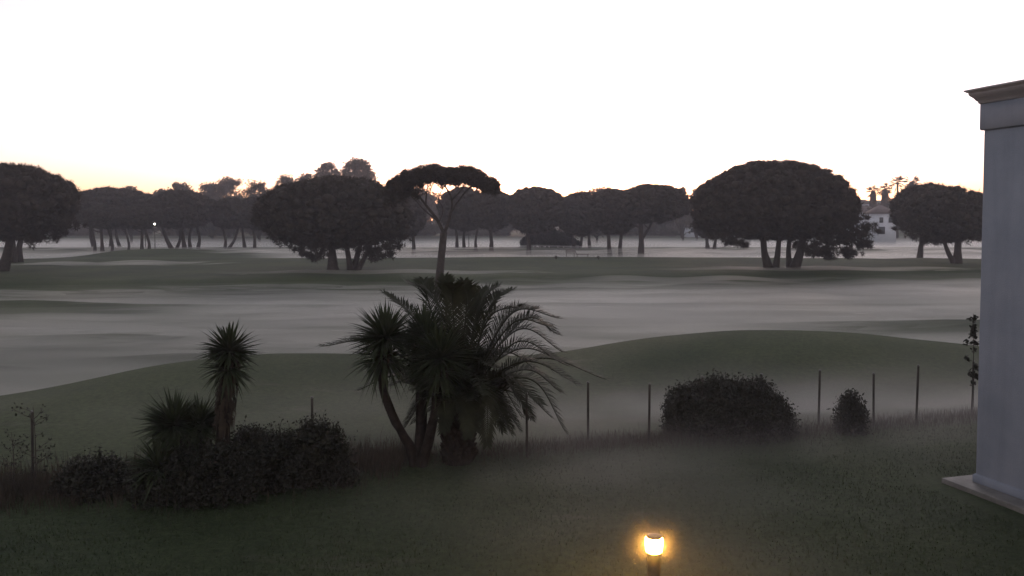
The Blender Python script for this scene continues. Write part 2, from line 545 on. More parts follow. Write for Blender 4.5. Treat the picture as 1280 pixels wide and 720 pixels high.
def drifting_mist(lo, hi, d0):
    # thin vapour over the lawn and in the dip behind the posts: dense at the ground, patchy, fading upwards
    m, nt, out = mat_new('lawn_mist_vapour')
    L = nt.links.new
    tc = nt.nodes.new("ShaderNodeTexCoord")
    sp = nt.nodes.new("ShaderNodeSeparateXYZ"); L(tc.outputs['Object'], sp.inputs[0])
    def mth(op, a, b=None, c=None):
        n = nt.nodes.new("ShaderNodeMath"); n.operation = op
        for i, v in enumerate((a, b, c)):
            if v is None: continue
            if isinstance(v, (int, float)): n.inputs[i].default_value = v
            else: L(v, n.inputs[i])
        return n.outputs[0]
    def bump(cx, cy, sx, sy, h):
        dx = mth('DIVIDE', mth('SUBTRACT', sp.outputs[0], cx), sx); dy = mth('DIVIDE', mth('SUBTRACT', sp.outputs[1], cy), sy)
        q = mth('ADD', mth('MULTIPLY', dx, dx), mth('MULTIPLY', dy, dy))
        return mth('MULTIPLY', mth('EXPONENT', mth('MULTIPLY', q, -1.0)), h)
    tot = bump(6.5, 21.5, 8.5, 3.6, 1.0)
    for a in ((10, 20.8, 4.5, 2.6, .55), (2.6, 16.2, 4.2, 3.8, .75), (-8, 21.5, 7, 2.2, .32), (15, 24, 7, 3.0, .6), (1.5, 11, 3.2, 3.0, .5)):
        tot = mth('ADD', tot, bump(*a))
    fall = mth('EXPONENT', mth('MULTIPLY', mth('ADD', sp.outputs[2], .1), -1 / .42))
    fall = mth('MINIMUM', fall, 1.3)
    top = mth('SUBTRACT', 1.0, mth('MAXIMUM', mth('DIVIDE', sp.outputs[2], hi[2]), 0.0))
    nz = nt.nodes.new("ShaderNodeTexNoise"); nz.inputs['Scale'].default_value = .55; nz.inputs['Detail'].default_value = 2.0
    mp = nt.nodes.new("ShaderNodeMapping"); mp.inputs['Scale'].default_value = (.5, .9, 1.2)
    L(tc.outputs['Object'], mp.inputs[0]); L(mp.outputs[0], nz.inputs['Vector'])
    w = mth('MAXIMUM', mth('MULTIPLY_ADD', nz.outputs[0], 3.0, -.75), .12)
    d = mth('MULTIPLY', mth('MULTIPLY', mth('MULTIPLY', tot, fall), mth('MULTIPLY', w, top)), d0)
    v = nt.nodes.new("ShaderNodeVolumePrincipled")
    v.inputs['Color'].default_value = (.90, .87, .88, 1)
    v.inputs['Anisotropy'].default_value = .3
    L(d, v.inputs['Density']); L(v.outputs[0], out.inputs['Volume'])
    try: m.cycles.volume_step_rate = .2
    except Exception: pass
    b = MB(); b.box(lo, hi)
    o = b.build('lawn_mist', m)
    tag(o, kind='stuff')


drifting_mist((-17, 7.5, -.75), (19, 29.5, 1.9), .23)

# ------------------------------------------------------------------ foliage builders
def ico(sub):
    import bmesh
    bm = bmesh.new(); bmesh.ops.create_icosphere(bm, subdivisions=sub, radius=1)
    V = np.array([v.co[:] for v in bm.verts]); T = np.array([[v.index for v in f.verts] for f in bm.faces])
    bm.free(); return V, T


ICO1, ICO2, ICO3 = ico(1), ico(2), ico(4)


def unit(r, n):
    d = r.normal(size=(n, 3)); return d / np.linalg.norm(d, axis=1)[:, None]


def spikes(base, direc, length, width, r):
    """thin triangles: base (n,3), direction (n,3), lengths, widths"""
    n = len(base)
    side = np.cross(direc, unit(r, n)); side /= np.linalg.norm(side, axis=1)[:, None] + 1e-9
    a = base - side * width[:, None] / 2; b_ = base + side * width[:, None] / 2; c = base + direc * length[:, None]
    V = np.stack([a, b_, c], 1).reshape(-1, 3)
    T = np.arange(3 * n).reshape(-1, 3)
    return V, T


def leaf_quads(pos, size, r, elong=1.6):
    n = len(pos)
    u = unit(r, n); w = np.cross(u, unit(r, n)); w /= np.linalg.norm(w, axis=1)[:, None] + 1e-9
    s = (size * r.uniform(.6, 1.3, n))[:, None]
    V = np.stack([pos - u * s * elong / 2, pos + w * s / 2, pos + u * s * elong / 2, pos - w * s / 2], 1).reshape(-1, 3)
    return V, np.arange(4 * n).reshape(-1, 4)


def lumps_to(mb, C, R, r, tuft=60, tl=.35, tw=.09, body=True):
    """foliage clumps: small rough bodies bristling with needle tufts"""
    V0, T0 = ICO2
    for c, rad in zip(C, R):
        if body and rad > .26:
            jit = 1 + .22 * r.uniform(-1, 1, len(V0))
            mb.add(c + V0 * (rad * .8 * jit)[:, None] * np.array((1, 1, .85)), tris=T0)
    C = np.repeat(C, tuft, 0); Rr = np.repeat(R, tuft)
    d = unit(r, len(C))
    base = C + d * (Rr * r.uniform(.62, .95, len(C)))[:, None] * np.array((1, 1, .85))
    dd = d + .7 * unit(r, len(C)) + np.array((0, 0, .25)); dd /= np.linalg.norm(dd, axis=1)[:, None]
    V, T = spikes(base, dd, tl * r.uniform(.5, 1.7, len(C)), tw * r.uniform(.6, 1.4, len(C)), r)
    mb.add(V, tris=T)


def dome_point(d, c, rx, ry, up, dn, p=2.4):
    """superellipsoid with different upper and lower half"""
    s = (np.abs(d[:, 0]) ** p + np.abs(d[:, 1]) ** p + np.abs(d[:, 2]) ** p) ** (-1 / p)
    q = d * s[:, None]
    out = np.empty_like(q)
    out[:, 0] = c[0] + q[:, 0] * rx; out[:, 1] = c[1] + q[:, 1] * ry
    out[:, 2] = c[2] + np.where(q[:, 2] > 0, q[:, 2] * up, q[:, 2] * dn)
    return out


PINE_GROUP = 'umbrella pines on the golf course'


def pine(label, D, xl, xr, yt, yw, yb, stems, seed, lump=.6, tuft=60, extra=(), dens=1.0, depth=.85, group=PINE_GROUP,
         name='umbrella_pine', cat='pine tree', mat='pine', core=True, limbs=3, p=2.05, trad=.30, sparse=()):
    r = np.random.default_rng(seed)
    px = F / D
    cx = ((xl + xr) / 2 - 640) / px
    rx = (xr - xl) / 2 / px
    zt, zw, zb = [at(640, y, D)[2] for y in (yt, yw, yb)]
    g = gz(cx, D)
    root = thing(name, label, cat, (cx, D, g), group)
    mb = MB()
    c = np.array((cx, D, zw)); ry = rx * depth; up, dn = zt - zw, zw - zb
    if core:
        V0, T0 = ICO3
        w = 1 + .05 * wob(V0[:, 0] * 5, V0[:, 1] * 5 + V0[:, 2] * 4, 1.6, seed)
        Vc = dome_point(V0, c, rx * .86, ry * .86, up * .84, dn * .72, p)
        mb.add(c + (Vc - c) * w[:, None], tris=T0)
    area = 2 * math.pi * rx * (up + dn) * .9 + math.pi * rx * ry
    n = int(dens * 1.25 * area / (lump * lump * 1.2))
    n = max(n, 24)
    d = unit(r, n)
    sh = r.uniform(.86, 1.03, n) * (1 + .05 * wob(d[:, 0] * 5 + seed, d[:, 1] * 5 + d[:, 2] * 4, 1.3, seed + 5))
    C = dome_point(d, c, rx - lump * .35, ry - lump * .35, up - lump * .3, dn, p)
    C = c + (C - c) * sh[:, None]
    R = lump * r.uniform(.45, 1.3, n)
    if len(extra):
        E = np.array([at(e[0], e[1], D + (e[3] if len(e) > 3 else r.uniform(-.5, .5) * rx)) for e in extra])
        ER = np.array([e[2] / px for e in extra])
        E = np.repeat(E, 14, 0) + r.normal(size=(14 * len(E), 3)) * np.repeat(ER, 14)[:, None] * np.array((.95, .8, .38)); ER = np.clip(np.repeat(ER, 14) * r.uniform(.12, .40, 14 * len(ER)), .12, .6)
        C = np.concatenate([C, E]); R = np.concatenate([R, ER])
    lumps_to(mb, C, R, r, tuft, tl=.62 * lump, tw=.13 * lump)
    mb.build('crown', M[mat], root, smooth=False)
    for k, st in enumerate(stems):
        xb, xt = st[0], st[1]
        dd = st[2] if len(st) > 2 else 0
        bend = st[3] if len(st) > 3 else 0
        rad = st[4] if len(st) > 4 else trad
        Dk = D + dd
        X0 = (xb - 640) / F * Dk; X1 = (xt - 640) / F * Dk
        g0 = gz(X0, Dk) - .15
        ztop = zb + dn * .55
        P = curve_pts([(X0, Dk, g0), (X0 + (X1 - X0) * .3 + bend / px, Dk, g0 + (ztop - g0) * .35),
                       (X0 + (X1 - X0) * .75 + bend * .6 / px, Dk + r.uniform(-.4, .4), g0 + (ztop - g0) * .72), (X1, Dk, ztop)], 12)
        tb = MB()
        tb.tube(P, [rad * 1.5, rad, rad * .85, rad * .7], 9, .08, r)
        for j in range(limbs):
            s = P[7 + (j % 4)]
            a = r.uniform(0, 6.28); ln = rx * r.uniform(.35, .7)
            e = s + np.array((math.cos(a) * ln, math.sin(a) * ln * depth, min(ln * r.uniform(.35, .7), zt - s[2] - .8)))
            tb.tube(curve_pts([s, (s + e) / 2 + np.array((0, 0, -.12 * ln)), e], 6), [rad * .5, rad * .18], 6, .08, r)
        tb.build('trunk', M['bark'], root, smooth=True)
    return root


# ------------------------------------------------------------------ building at the right edge
def build_building():
    A = np.array(at(1219, 612, 15.55)[:2]); dirv = np.array((.295, -1.0)); dirv /= np.linalg.norm(dirv)
    perp = np.array((-dirv[1], dirv[0]))       # to the right, away from the lawn
    Ln, Wd = 13.0, 9.0
    zg = gz(A[0], A[1])
    zf0 = at(1227, 163, 15.55)[2]; zf1 = at(1227, 129, 15.55)[2]; zc = at(1210, 111, 15.5)[2]
    root = thing('building', 'pale stucco building with moulded cornice at the right edge of the lawn', 'building', (A[0], A[1], zg))
    def ring(off):
        return [A - dirv * off - perp * off, A + dirv * (Ln + off) - perp * off, A + dirv * (Ln + off) + perp * (Wd + off), A - dirv * off + perp * (Wd + off)]
    def profile(prof, name, mat):
        mb = MB(); n = len(prof)
        V = np.array([(p[0], p[1], z) for off, z in prof for p in ring(off)])
        q = [(i * 4 + j, i * 4 + (j + 1) % 4, (i + 1) * 4 + (j + 1) % 4, (i + 1) * 4 + j) for i in range(n - 1) for j in range(4)]
        q += [(3, 2, 1, 0), tuple((n - 1) * 4 + j for j in range(4))]
        mb.add(V, quads=q)
        return mb.build(name, M[mat], root)
    wall = profile([(0, zg - .3), (0, zf0)], 'wall', 'stucco')
    bv = wall.modifiers.new('soft_corner', 'BEVEL'); bv.width = .02; bv.segments = 2
    profile([(.035, zg - .02), (.035, zg + .22), (.005, zg + .25)], 'skirting', 'stucco')
    profile([(.03, zf0), (.05, zf0 + .02), (.05, zf1 - .015)], 'frieze', 'stucco')
    h = zc - zf1
    profile([(.05, zf1 - .013), (.075, zf1), (.075, zf1 + .03), (.10, zf1 + .05), (.13, zf1 + .10), (.18, zf1 + .15), (.19, zf1 + .18),
             (.19, zf1 + .20), (.22, zf1 + .21), (.22, zf1 + h * .86), (.245, zf1 + h * .88), (.245, zf1 + h), (.0, zf1 + h + .05)], 'cornice', 'cornice')
    # apron slab along the foot of the wall
    mb = MB()
    o0 = at(1182, 606, 15.9)[:2]
    q0 = o0; w = .42
    p = [A - dirv * .38 - perp * w, A + dirv * Ln - perp * w, A + dirv * Ln + perp * .5, A - dirv * .38 + perp * .5]
    z1 = zg + .09
    mb.prism(p, zg - .2, z1)
    s = mb.build('apron_slab', M['concrete'], root)
    bv = s.modifiers.new('soft_edge', 'BEVEL'); bv.width = .015; bv.segments = 2


build_building()

# ------------------------------------------------------------------ bollard lamp
def build_bollard():
    D = 10.6
    p = at(817.5, 680, D)
    g = gz(p[0], p[1])
    root = thing('bollard_lamp', 'lit bollard garden lamp glowing amber on the dark lawn', 'lamp', (p[0], p[1], g))
    zc = p[2]; c = (p[0], p[1], 0)
    m = MB(); m.lathe(c, [(.0, g - .02), (.11, g - .02), (.11, g + .02), (.085, g + .035), (.085, zc - .125), (.09, zc - .12), (.105, zc - .105), (.0, zc - .104)], 28)
    m.build('post', M['lamp_metal'], root, smooth=False)
    m = MB(); m.lathe(c, [(.0, zc - .102), (.085, zc - .102), (.105, zc - .085), (.112, zc - .02), (.112, zc + .07), (.104, zc + .085), (.0, zc + .086)], 28)
    m.build('diffuser', M['glow'], root, smooth=True)
    m = MB(); m.lathe(c, [(.0, zc + .088), (.100, zc + .088), (.102, zc + .096), (.095, zc + .108), (.05, zc + .116), (.0, zc + .118)], 28)
    m.build('cap', M['lamp_metal'], root, smooth=True)


build_bollard()
# thin volume shells added round the lamp to imitate lens bloom
for _i, (_r, _d) in enumerate(((.16, .12), (.22, .08), (.29, .045), (.38, .025), (.50, .012))):
    _p = at(817.5, 680, 10.6)
    _m = MB(); _m.lathe(_p, [(_r * math.sin(math.pi * i / 16), -_r * math.cos(math.pi * i / 16)) for i in range(17)], 24)
    tag(_m.build('lamp_mist', volume_mat('lamp_mist_vapour', _d, (.92, .88, .84), .2), smooth=True), kind='stuff')

# ------------------------------------------------------------------ fence posts
POSTS = [(40, 515, 'leafless sapling at the left edge'), (390, 497, 'dark shrub with upright twigs'), (658, 492, 'drooping fronds of the date palm'),
         (735, 478, None), (812, 480, None), (878, 471, None), (952, 468, None), (1025, 463, None), (1092, 467, None), (1148, 457, None), (1217, 452, None)]
PL = ['slim fence post inside the bare sapling at the left edge', 'slim fence post rising behind the twiggy dark shrub',
      'slim fence post half hidden under the drooping palm fronds', 'slim fence post standing alone just right of the date palm',
      'slim fence post just left of the big round bush', 'fence post whose top peeks over the left part of the round bush',
      'fence post hidden behind the right part of the round bush', 'tall fence post between the round bush and the small bush',
      'shorter fence post just right of the small bush', 'tallest fence post, with pale cap, nearest the building but one',
      'fence post at the corner of the pale building']


def build_posts():
    for (px, py, _), lab in zip(POSTS, PL):
        hgt = 1.36 if px not in (1148, 1092) else (1.46 if px == 1148 else 1.28)
        D = (CAM_Z - hgt) / -ray(px, py)[1]
        for _k in range(6):
            x = (px - 640) / F * D; z = gz(x, D)
            D = (CAM_Z - hgt - z) / -ray(px, py)[1]
        x = ray(px, py)[0] * D; z = gz(x, D)
        r = np.random.default_rng(int(px))
        root = thing('fence_post', lab, 'fence post', (x, D, z), 'slim posts along the back of the lawn')
        lean = r.uniform(-.02, .02)
        m = MB()
        n = 7
        pts = [(x - lean * (hgt - .0) * (1 - i / (n - 1)) , D, z - .2 + (hgt + .2) * i / (n - 1)) for i in range(n)]
        m.tube(pts, [.028, .026], 8, .06, r)
        m.build('stake', M['post'], root, smooth=True)
        m = MB(); m.lathe((x, D, z + hgt), [(0, -.01), (.030, -.01), (.030, .02), (.0, .032)], 10)
        m.build('post_cap', M['cap'], root)


build_posts()

# ------------------------------------------------------------------ yuccas
def sword_leaves(mb, c, n, length, width, r, dmin=-.5, squash=1.0, droop=.15, updir=None):
    """stiff tapering leaves all round a head"""
    c = np.asarray(c, float)
    d = []
    while len(d) < n:
        u = r.normal(size=3); u /= np.linalg.norm(u)
        if u[2] > dmin: d.append(u)
    for u in d:
        ln = length * r.uniform(.72, 1.08) * (1 if u[2] > -.1 else .85)
        u = u * np.array((1, 1, squash)); u /= np.linalg.norm(u)
        side = np.cross(u, (0, 0, 1.0)); side /= np.linalg.norm(side) + 1e-9
        nrm = np.cross(side, u)
        dr = droop * r.uniform(.2, 1.6)
        V = []; K = 5
        for i in range(K + 1):
            t = i / K
            p = c + u * (.06 + ln * t) + np.array((0, 0, -dr * ln * t * t))
            w = width * (0.75 + .5 * t if t < .35 else (1 - t) / .65 * .95 + .02)
            V += [p - side * w / 2 + nrm * w * .18, p - nrm * w * .12, p + side * w / 2 + nrm * w * .18]
        q = []
        for i in range(K):
            a = 3 * i
            q += [(a, a + 1, a + 4, a + 3), (a + 1, a + 2, a + 5, a + 4)]
        mb.add(V, quads=q)


def skirt(mb, P, n, length, r, rad=.12):
    for _ in range(n):
        t = r.uniform(0, len(P) - 1.01); k = int(t); p = P[k] + (P[k + 1] - P[k]) * (t - k)
        a = r.uniform(0, 6.28); ln = length * r.uniform(.6, 1.2)
        o = np.array((math.cos(a), math.sin(a), 0))
        s = np.array((-math.sin(a), math.cos(a), 0)) * .018
        p0 = p + o * rad * .6; p1 = p + o * (rad + .10 * ln * 2) + np.array((0, 0, -.35 * ln)); p2 = p + o * (rad * .9 + .06) + np.array((0, 0, -ln))
        mb.add([p0 - s, p0 + s, p1 - s, p1 + s, p2], quads=[(0, 1, 3, 2)], tris=[(2, 3, 4)])


def yucca(label, D, heads, base_px, seed, name='yucca', cat='yucca', skirts=True):
    """heads: list of (px, py, leaf_len, n, stem path in pixels)"""
    r = np.random.default_rng(seed)
    bx = (base_px - 640) / F * D
    g = gz(bx, D)
    root = thing(name, label, cat, (bx, D, g), 'yuccas at the edge of the lawn')
    for hi, (px, py, ll, n, path, rad, dd) in enumerate(heads):
        P = [at(x, y, D + dd * (i / max(1, len(path)))) for i, (x, y) in enumerate(path)] + [at(px, py, D + dd)]
        P[0][2] = g - .1
        P = curve_pts(P, 16)
        m = MB(); m.tube(P, [rad * 1.35, rad, rad * .95, rad * .9], 10, .12, r)
        m.build('trunk', M['stem'], root, smooth=True)
        m = MB()
        sword_leaves(m, P[-1], int(n * 1.0), ll, .068, r, dmin=-.45)
        sword_leaves(m, P[-1] - (P[-1] - P[-3]) * .8, int(n * .55), ll * .95, .062, r, dmin=-.85, droop=.35)
        m.build('leaf_head', M['yucca'], root)
        if skirts:
            m = MB(); skirt(m, P[8:] if len(heads) == 1 else P[12:], 240 if len(heads) == 1 else 60, ll * .55, r, rad)
            m.build('dead_leaf_skirt', M['dead'], root)
    return root


yucca('single trunked yucca with one spiky round head and shaggy dead leaf skirt', 15.0,
      [(287, 440, .60, 190, [(279, 615), (278, 560), (281, 505)], .13, 0)], 279, 71)
yucca('low bushy yucca with two wide drooping heads, left of the single yucca', 14.9,
      [(218, 532, .72, 260, [(238, 620), (234, 580), (228, 550)], .12, 0.2), (198, 585, .62, 150, [(236, 622), (215, 608)], .09, -.3),
       (250, 530, .56, 230, [(240, 622), (250, 590), (251, 560)], .09, .3)], 238, 72, skirts=False)
yucca('cluster yucca with three curved stems and spiky heads in front of the date palm', 16.9,
      [(482, 424, .88, 290, [(519, 585), (512, 558), (492, 522), (478, 480)], .09, -.2),
       (532, 424, .90, 300, [(520, 585), (526, 545), (527, 480)], .12, .35),
       (550, 448, .84, 260, [(524, 590), (536, 550), (546, 500)], .10, -.5)], 521, 73)

# ------------------------------------------------------------------ date palm
def frond(c, path, r, leaflet=.36, k=46, width=.030):
    """rachis along path with two rows of leaflets, returned as one mesh builder"""
    P = curve_pts(path, 28)
    m = MB()
    m.tube(P, [.026, .016, .006], 5)
    seg = np.linalg.norm(P[-1] - P[0])
    T = np.gradient(P, axis=0); T /= np.linalg.norm(T, axis=1)[:, None]
    for i in range(k):
        t = .14 + .86 * i / (k - 1)
        f = t * 27; a = min(int(f), 26); p = P[a] + (P[a + 1] - P[a]) * (f - a); tt = T[a]
        side = np.cross(tt, (0, 0, 1.0)); ns = np.linalg.norm(side)
        side = side / ns if ns > .05 else np.array((1.0, 0, 0))
        nrm = np.cross(side, tt)
        ln = leaflet * max(.38, math.sin(math.pi * min(1, .22 + t * .72)) ** .7) * r.uniform(.85, 1.1)
        for sg in (-1, 1):
            d = side * sg * .72 + tt * (.55 + .35 * t) + nrm * r.uniform(.15, .5)
            d /= np.linalg.norm(d)
            w = np.cross(d, nrm); w /= np.linalg.norm(w) + 1e-9
            tip = p + d * ln + np.array((0, 0, -.16 * ln * r.uniform(.3, 1.6)))
            mid = p + d * ln * .5
            m.add([p - w * width * .3, p + w * width * .3, mid + w * width * .5, mid - w * width * .5, tip], quads=[(0, 1, 2, 3)], tris=[(3, 2, 4)])
    return m


def build_date_palm():
    D = 17.2
    r = np.random.default_rng(5)
    bx = ray(572, 590)[0] * D; g = gz(bx, D)
    root = thing('date_palm', 'date palm with short stout trunk and long arching feathery fronds', 'palm tree', (bx, D, g))
    c = at(577, 494, D)
    # trunk with old leaf bases
    m = MB()
    top = c[2] - .05
    m.tube(curve_pts([(bx, D, g - .1), (bx, D, g + .5), (bx + .03, D, (g + top) / 2 + .2), (c[0], D, top)], 12), [.33, .29, .31, .42, .36], 14, .10, r)
    m.build('trunk', M['stem'], root, smooth=False)
    m = MB()
    for i in range(150):
        a = i * 2.399; h = g + .1 + (top - g) * ((i + .5) / 150)
        rr = np.interp((h - g) / (top - g), [0, .3, .7, 1], [.31, .28, .36, .34])
        o = np.array((math.cos(a), math.sin(a), 0)); s = np.array((-math.sin(a), math.cos(a), 0))
        p = np.array((bx + .02, D, h)) + o * rr
        up = np.array((0, 0, 1.0))
        m.add([p - s * .07 - up * .07, p + s * .07 - up * .07, p + s * .035 + up * .10 + o * .10, p - s * .035 + up * .10 + o * .10, p - o * .05 + up * .1],
              quads=[(0, 1, 2, 3)], tris=[(3, 2, 4), (0, 3, 4), (1, 4, 2)])
    m.build('leaf_bases', M['stem'], root)
    # fronds whose tips can be read in the photograph: (via, tip, depth offset)
    tips = [((470, 430), (401, 433), -.3), ((548, 380), (508, 352), .9), ((560, 385), (556, 346), .3), ((583, 385), (580, 352), -.4),
            ((598, 385), (622, 357), .5), ((610, 400), (652, 382), -.6), ((640, 392), (700, 398), .2), ((648, 412), (703, 440), .6),
            ((645, 428), (700, 452), -.7), ((672, 448), (757, 474), .0), ((655, 462), (701, 490), .9), ((662, 474), (707, 540), -.2),
            ((640, 490), (663, 524), .9), ((606, 480), (609, 556), -.9), ((535, 375), (530, 350), 1.1), ((655, 400), (697, 418), 1.1),
            ((500, 470), (447, 488), .9), ((520, 400), (480, 366), 1.2), ((625, 470), (655, 508), -.7), ((595, 400), (602, 362), 1.0), ((630, 440), (690, 480), 1.3), ((640, 405), (688, 408), -.3), ((650, 436), (712, 458), 1.0), ((655, 452), (722, 480), -.9), ((640, 480), (690, 522), .5), ((632, 398), (672, 385), .9), ((566, 380), (568, 356), -.9), ((610, 388), (640, 362), 1.4), ((630, 470), (676, 505), -1.2), ((530, 460), (470, 470), 1.4), ((520, 430), (455, 440), .9)]
    for via, tip, dd in tips:
        p1 = at(via[0], via[1], D + dd * .6); p2 = at(tip[0], tip[1], D + dd)
        s = c + np.array((r.uniform(-.12, .12), r.uniform(-.12, .12), r.uniform(-.1, .15)))
        frond(c, [s, p1, p2], r, k=60, leaflet=.47).build('frond', M['palm'], root)
    for i in range(36):
        a = r.uniform(0, 6.28); el = r.uniform(.0, 1.15)
        ln = r.uniform(1.5, 2.1) * (1.0 if el > .3 else .8)
        h = np.array((math.cos(a), math.sin(a), 0))
        if abs(math.cos(a)) > .8 and el < .9: ln *= .78
        s = c + np.array((r.uniform(-.12, .12), r.uniform(-.12, .12), r.uniform(-.15, .15)))
        p1 = s + h * ln * .5 * math.cos(el) + np.array((0, 0, ln * .52 * math.sin(el)))
        p2 = s + h * ln * (.55 + .4 * math.cos(el)) + np.array((0, 0, ln * (.80 * math.sin(el) - .25)))
        if p2[2] < 1.5: p2[2] = 1.5 + r.uniform(0, .3)
        frond(c, [s, p1, p2], r, k=54, leaflet=.40).build('frond', M['palm'], root)
    for i in range(31):
        a = r.uniform(-1.9, 3.4); ln = r.uniform(.9, 1.35)
        h = np.array((math.cos(a), math.sin(a), 0))
        s = c + np.array((r.uniform(-.15, .15), r.uniform(-.15, .15), r.uniform(-.15, .1)))
        frond(c, [s, s + h * ln * .55 + np.array((0, 0, .12 * ln)), s + h * ln + np.array((0, 0, -.5 * ln))], r, k=46, leaflet=.40).build('frond', M['palm'], root)


build_date_palm()

# ------------------------------------------------------------------ shrubs
def shrub(label, D, outline, base_row, seed, depth=.8, n=6000, leaf=.05, twigs=20, group=None, name='shrub', cat='shrub', mat='shrub', up=.45):
    """outline: list of (px, top row); the leaf cloud fills the volume under it"""
    r = np.random.default_rng(seed)
    pxs = np.array([o[0] for o in outline], float); rows = np.array([o[1] for o in outline], float)
    xs = (pxs - 640) / F * D; zs = np.array([at(640, y, D)[2] for y in rows])
    cx = (xs[0] + xs[-1]) / 2; hw = (xs[-1] - xs[0]) / 2
    g = gz(cx, D)
    root = thing(name, label, cat, (cx, D, g), group)
    m = MB()
    # leaf clumps near the surface, thinner inside
    nc = max(20, n // 60)
    X = r.uniform(xs[0], xs[-1], nc); top = (np.interp(X, xs, zs) - g) * (1 + .07 * wob(X * 3, X * 0 + seed, 2.2, seed))
    u = (X - cx) / hw
    yy = r.uniform(-1, 1, nc) * depth * np.sqrt(np.clip(1 - u ** 2, .05, 1))
    hmax = top * np.sqrt(np.clip(1 - (yy / depth) ** 2 * .75, .1, 1))
    Z = g + hmax * (1 - .9 * r.uniform(0, 1, nc) ** 1.6) - .06
    C = np.stack([X, D + yy, Z], -1)
    C = np.repeat(C, 60, 0) + r.normal(size=(nc * 60, 3)) * .085
    V, Q = leaf_quads(C, leaf * np.repeat(r.uniform(.6, 1.5, nc), 60), r, 2.0); m.add(V, quads=Q)
    m.build('foliage', M[mat], root)
    m = MB()
    for i in range(twigs):
        x = r.uniform(xs[0] * .85 + cx * .15, xs[-1] * .85 + cx * .15); t = np.interp(x, xs, zs)
        y = D + r.uniform(-.5, .5) * depth
        s = np.array((cx + (x - cx) * .45, D + (y - D) * .4, g - .05)); e = np.array((x, y, t + r.uniform(-.1, .16)))
        P = curve_pts([s, (s + e) / 2 + r.normal(size=3) * .06, e], 8)
        m.tube(P, [.018, .012, .005], 5)
        V, Q = leaf_quads(np.repeat(P[4:], 5, 0) + r.normal(size=(20, 3)) * .035, leaf * .9, r, 2.0); m.add(V, quads=Q)
    m.build('branches', M[mat], root)
    return root


shrub('broad dark shrub with upright twigs, between single yucca and yucca cluster', 15.6,
      [(288, 555), (305, 534), (325, 545), (345, 536), (362, 545), (380, 528), (395, 524), (412, 530), (425, 552), (436, 585)], 620, 81, n=20000, twigs=60, leaf=.033, depth=.6)
shrub('low dark shrub between the bare sapling and the low yucca', 15.2,
      [(70, 598), (85, 580), (105, 571), (125, 578), (142, 586), (152, 604)], 620, 82, n=7000, twigs=26, leaf=.035, depth=.6)
shrub('dark leafy shrub filling the ground under the low bushy yucca', 14.7,
      [(165, 600), (190, 575), (215, 560), (245, 556), (272, 552), (300, 565), (318, 600)], 625, 83, n=13000, twigs=30, leaf=.033, depth=.5)
shrub('big round bush half veiled by mist beside the lawn', 19.6,
      [(838, 516), (842, 496), (852, 487), (862, 488), (870, 478), (890, 477), (898, 472), (918, 474), (930, 476), (948, 475), (962, 482), (968, 492), (978, 500), (986, 524), (992, 538)], 550, 84, n=52000, twigs=70, leaf=.031, depth=1.2)
shrub('small oval bush between two fence posts right of the big round bush', 19.6,
      [(1053, 516), (1058, 500), (1066, 491), (1074, 498), (1081, 516)], 538, 85, n=6000, twigs=14, leaf=.036, depth=.3)


def sapling(label, px, D, top_row, spread, seed, n=16, leaf=.045, name='sapling', leaves=6, base=None):
    r = np.random.default_rng(seed)
    x = (px - 640) / F * D; g = gz(x, D) ; t = at(px, top_row, D)[2]
    root = thing(name, label, 'sapling', (x, D, g), 'thin leafless saplings by the fence')
    m = MB(); P = curve_pts([(x, D, g - .05), (x + .03, D, g + (t - g) * .5), (x, D, t)], 14)
    m.tube(P, [.014, .009, .004], 6)
    LV = []
    for i in range(n):
        s = P[3 + int(r.integers(0, 10))]
        a = r.uniform(0, 6.28); ln = spread * r.uniform(.5, 1.1)
        e = s + np.array((math.cos(a) * ln, math.sin(a) * ln * .6, ln * r.uniform(.3, 1.0)))
        e[2] = min(e[2], t + .04)
        Q = curve_pts([s, (s + e) / 2 + r.normal(size=3) * .03, e], 7)
        m.tube(Q, [.006, .003], 4)
        LV.append(np.repeat(Q[3:], leaves, 0) + r.normal(size=(4 * leaves, 3)) * .03)
    m.build('trunk', M['bark'], root)
    m = MB(); V, Q = leaf_quads(np.concatenate(LV), leaf, r, 1.8); m.add(V, quads=Q)
    m.build('leaves', M['shrub'], root)


sapling('sparse small leaved sapling around the fence post at the left edge', 36, 15.4, 508, .38, 91, n=18, leaf=.035, leaves=2)
sapling('thin bare twiggy sapling cut by the left edge of the picture', 8, 15.2, 540, .35, 92, n=20, leaf=.025, leaves=2)
sapling('slender sapling with few leaves against the corner of the building', 1219, 21.3, 392, .16, 93, n=20, leaf=.07, leaves=3)

# ------------------------------------------------------------------ grasses
def grass(name, pts, hmin, hmax, w, mat, seed, lean=.35):
    r = np.random.default_rng(seed)
    n = len(pts)
    z = ground_z(pts[:, 0], pts[:, 1])
    b0 = np.stack([pts[:, 0], pts[:, 1], z - .01], -1)
    h = r.uniform(hmin, hmax, n)
    a = r.uniform(0, 6.28, n); l = r.uniform(0, lean, n)
    d = np.stack([np.cos(a) * l, np.sin(a) * l, np.ones(n)], -1)
    s = np.stack([np.cos(a + 1.57), np.sin(a + 1.57), np.zeros(n)], -1) * (w * r.uniform(.6, 1.4, n))[:, None]
    mid = b0 + d * (h * .55)[:, None]; tip = b0 + d * h[:, None] + np.stack([np.cos(a), np.sin(a), np.zeros(n)], -1) * (h * l * .6)[:, None]
    V = np.stack([b0 - s / 2, b0 + s / 2, mid + s * .4, mid - s * .4, tip], 1).reshape(-1, 3)
    i = np.arange(n) * 5
    o = mesh_np(name, V, [np.stack([i + 3, i + 2, i + 4], -1), np.stack([i, i + 1, i + 2, i + 3], -1)], M[mat])
    tag(o, kind='stuff')
    return o


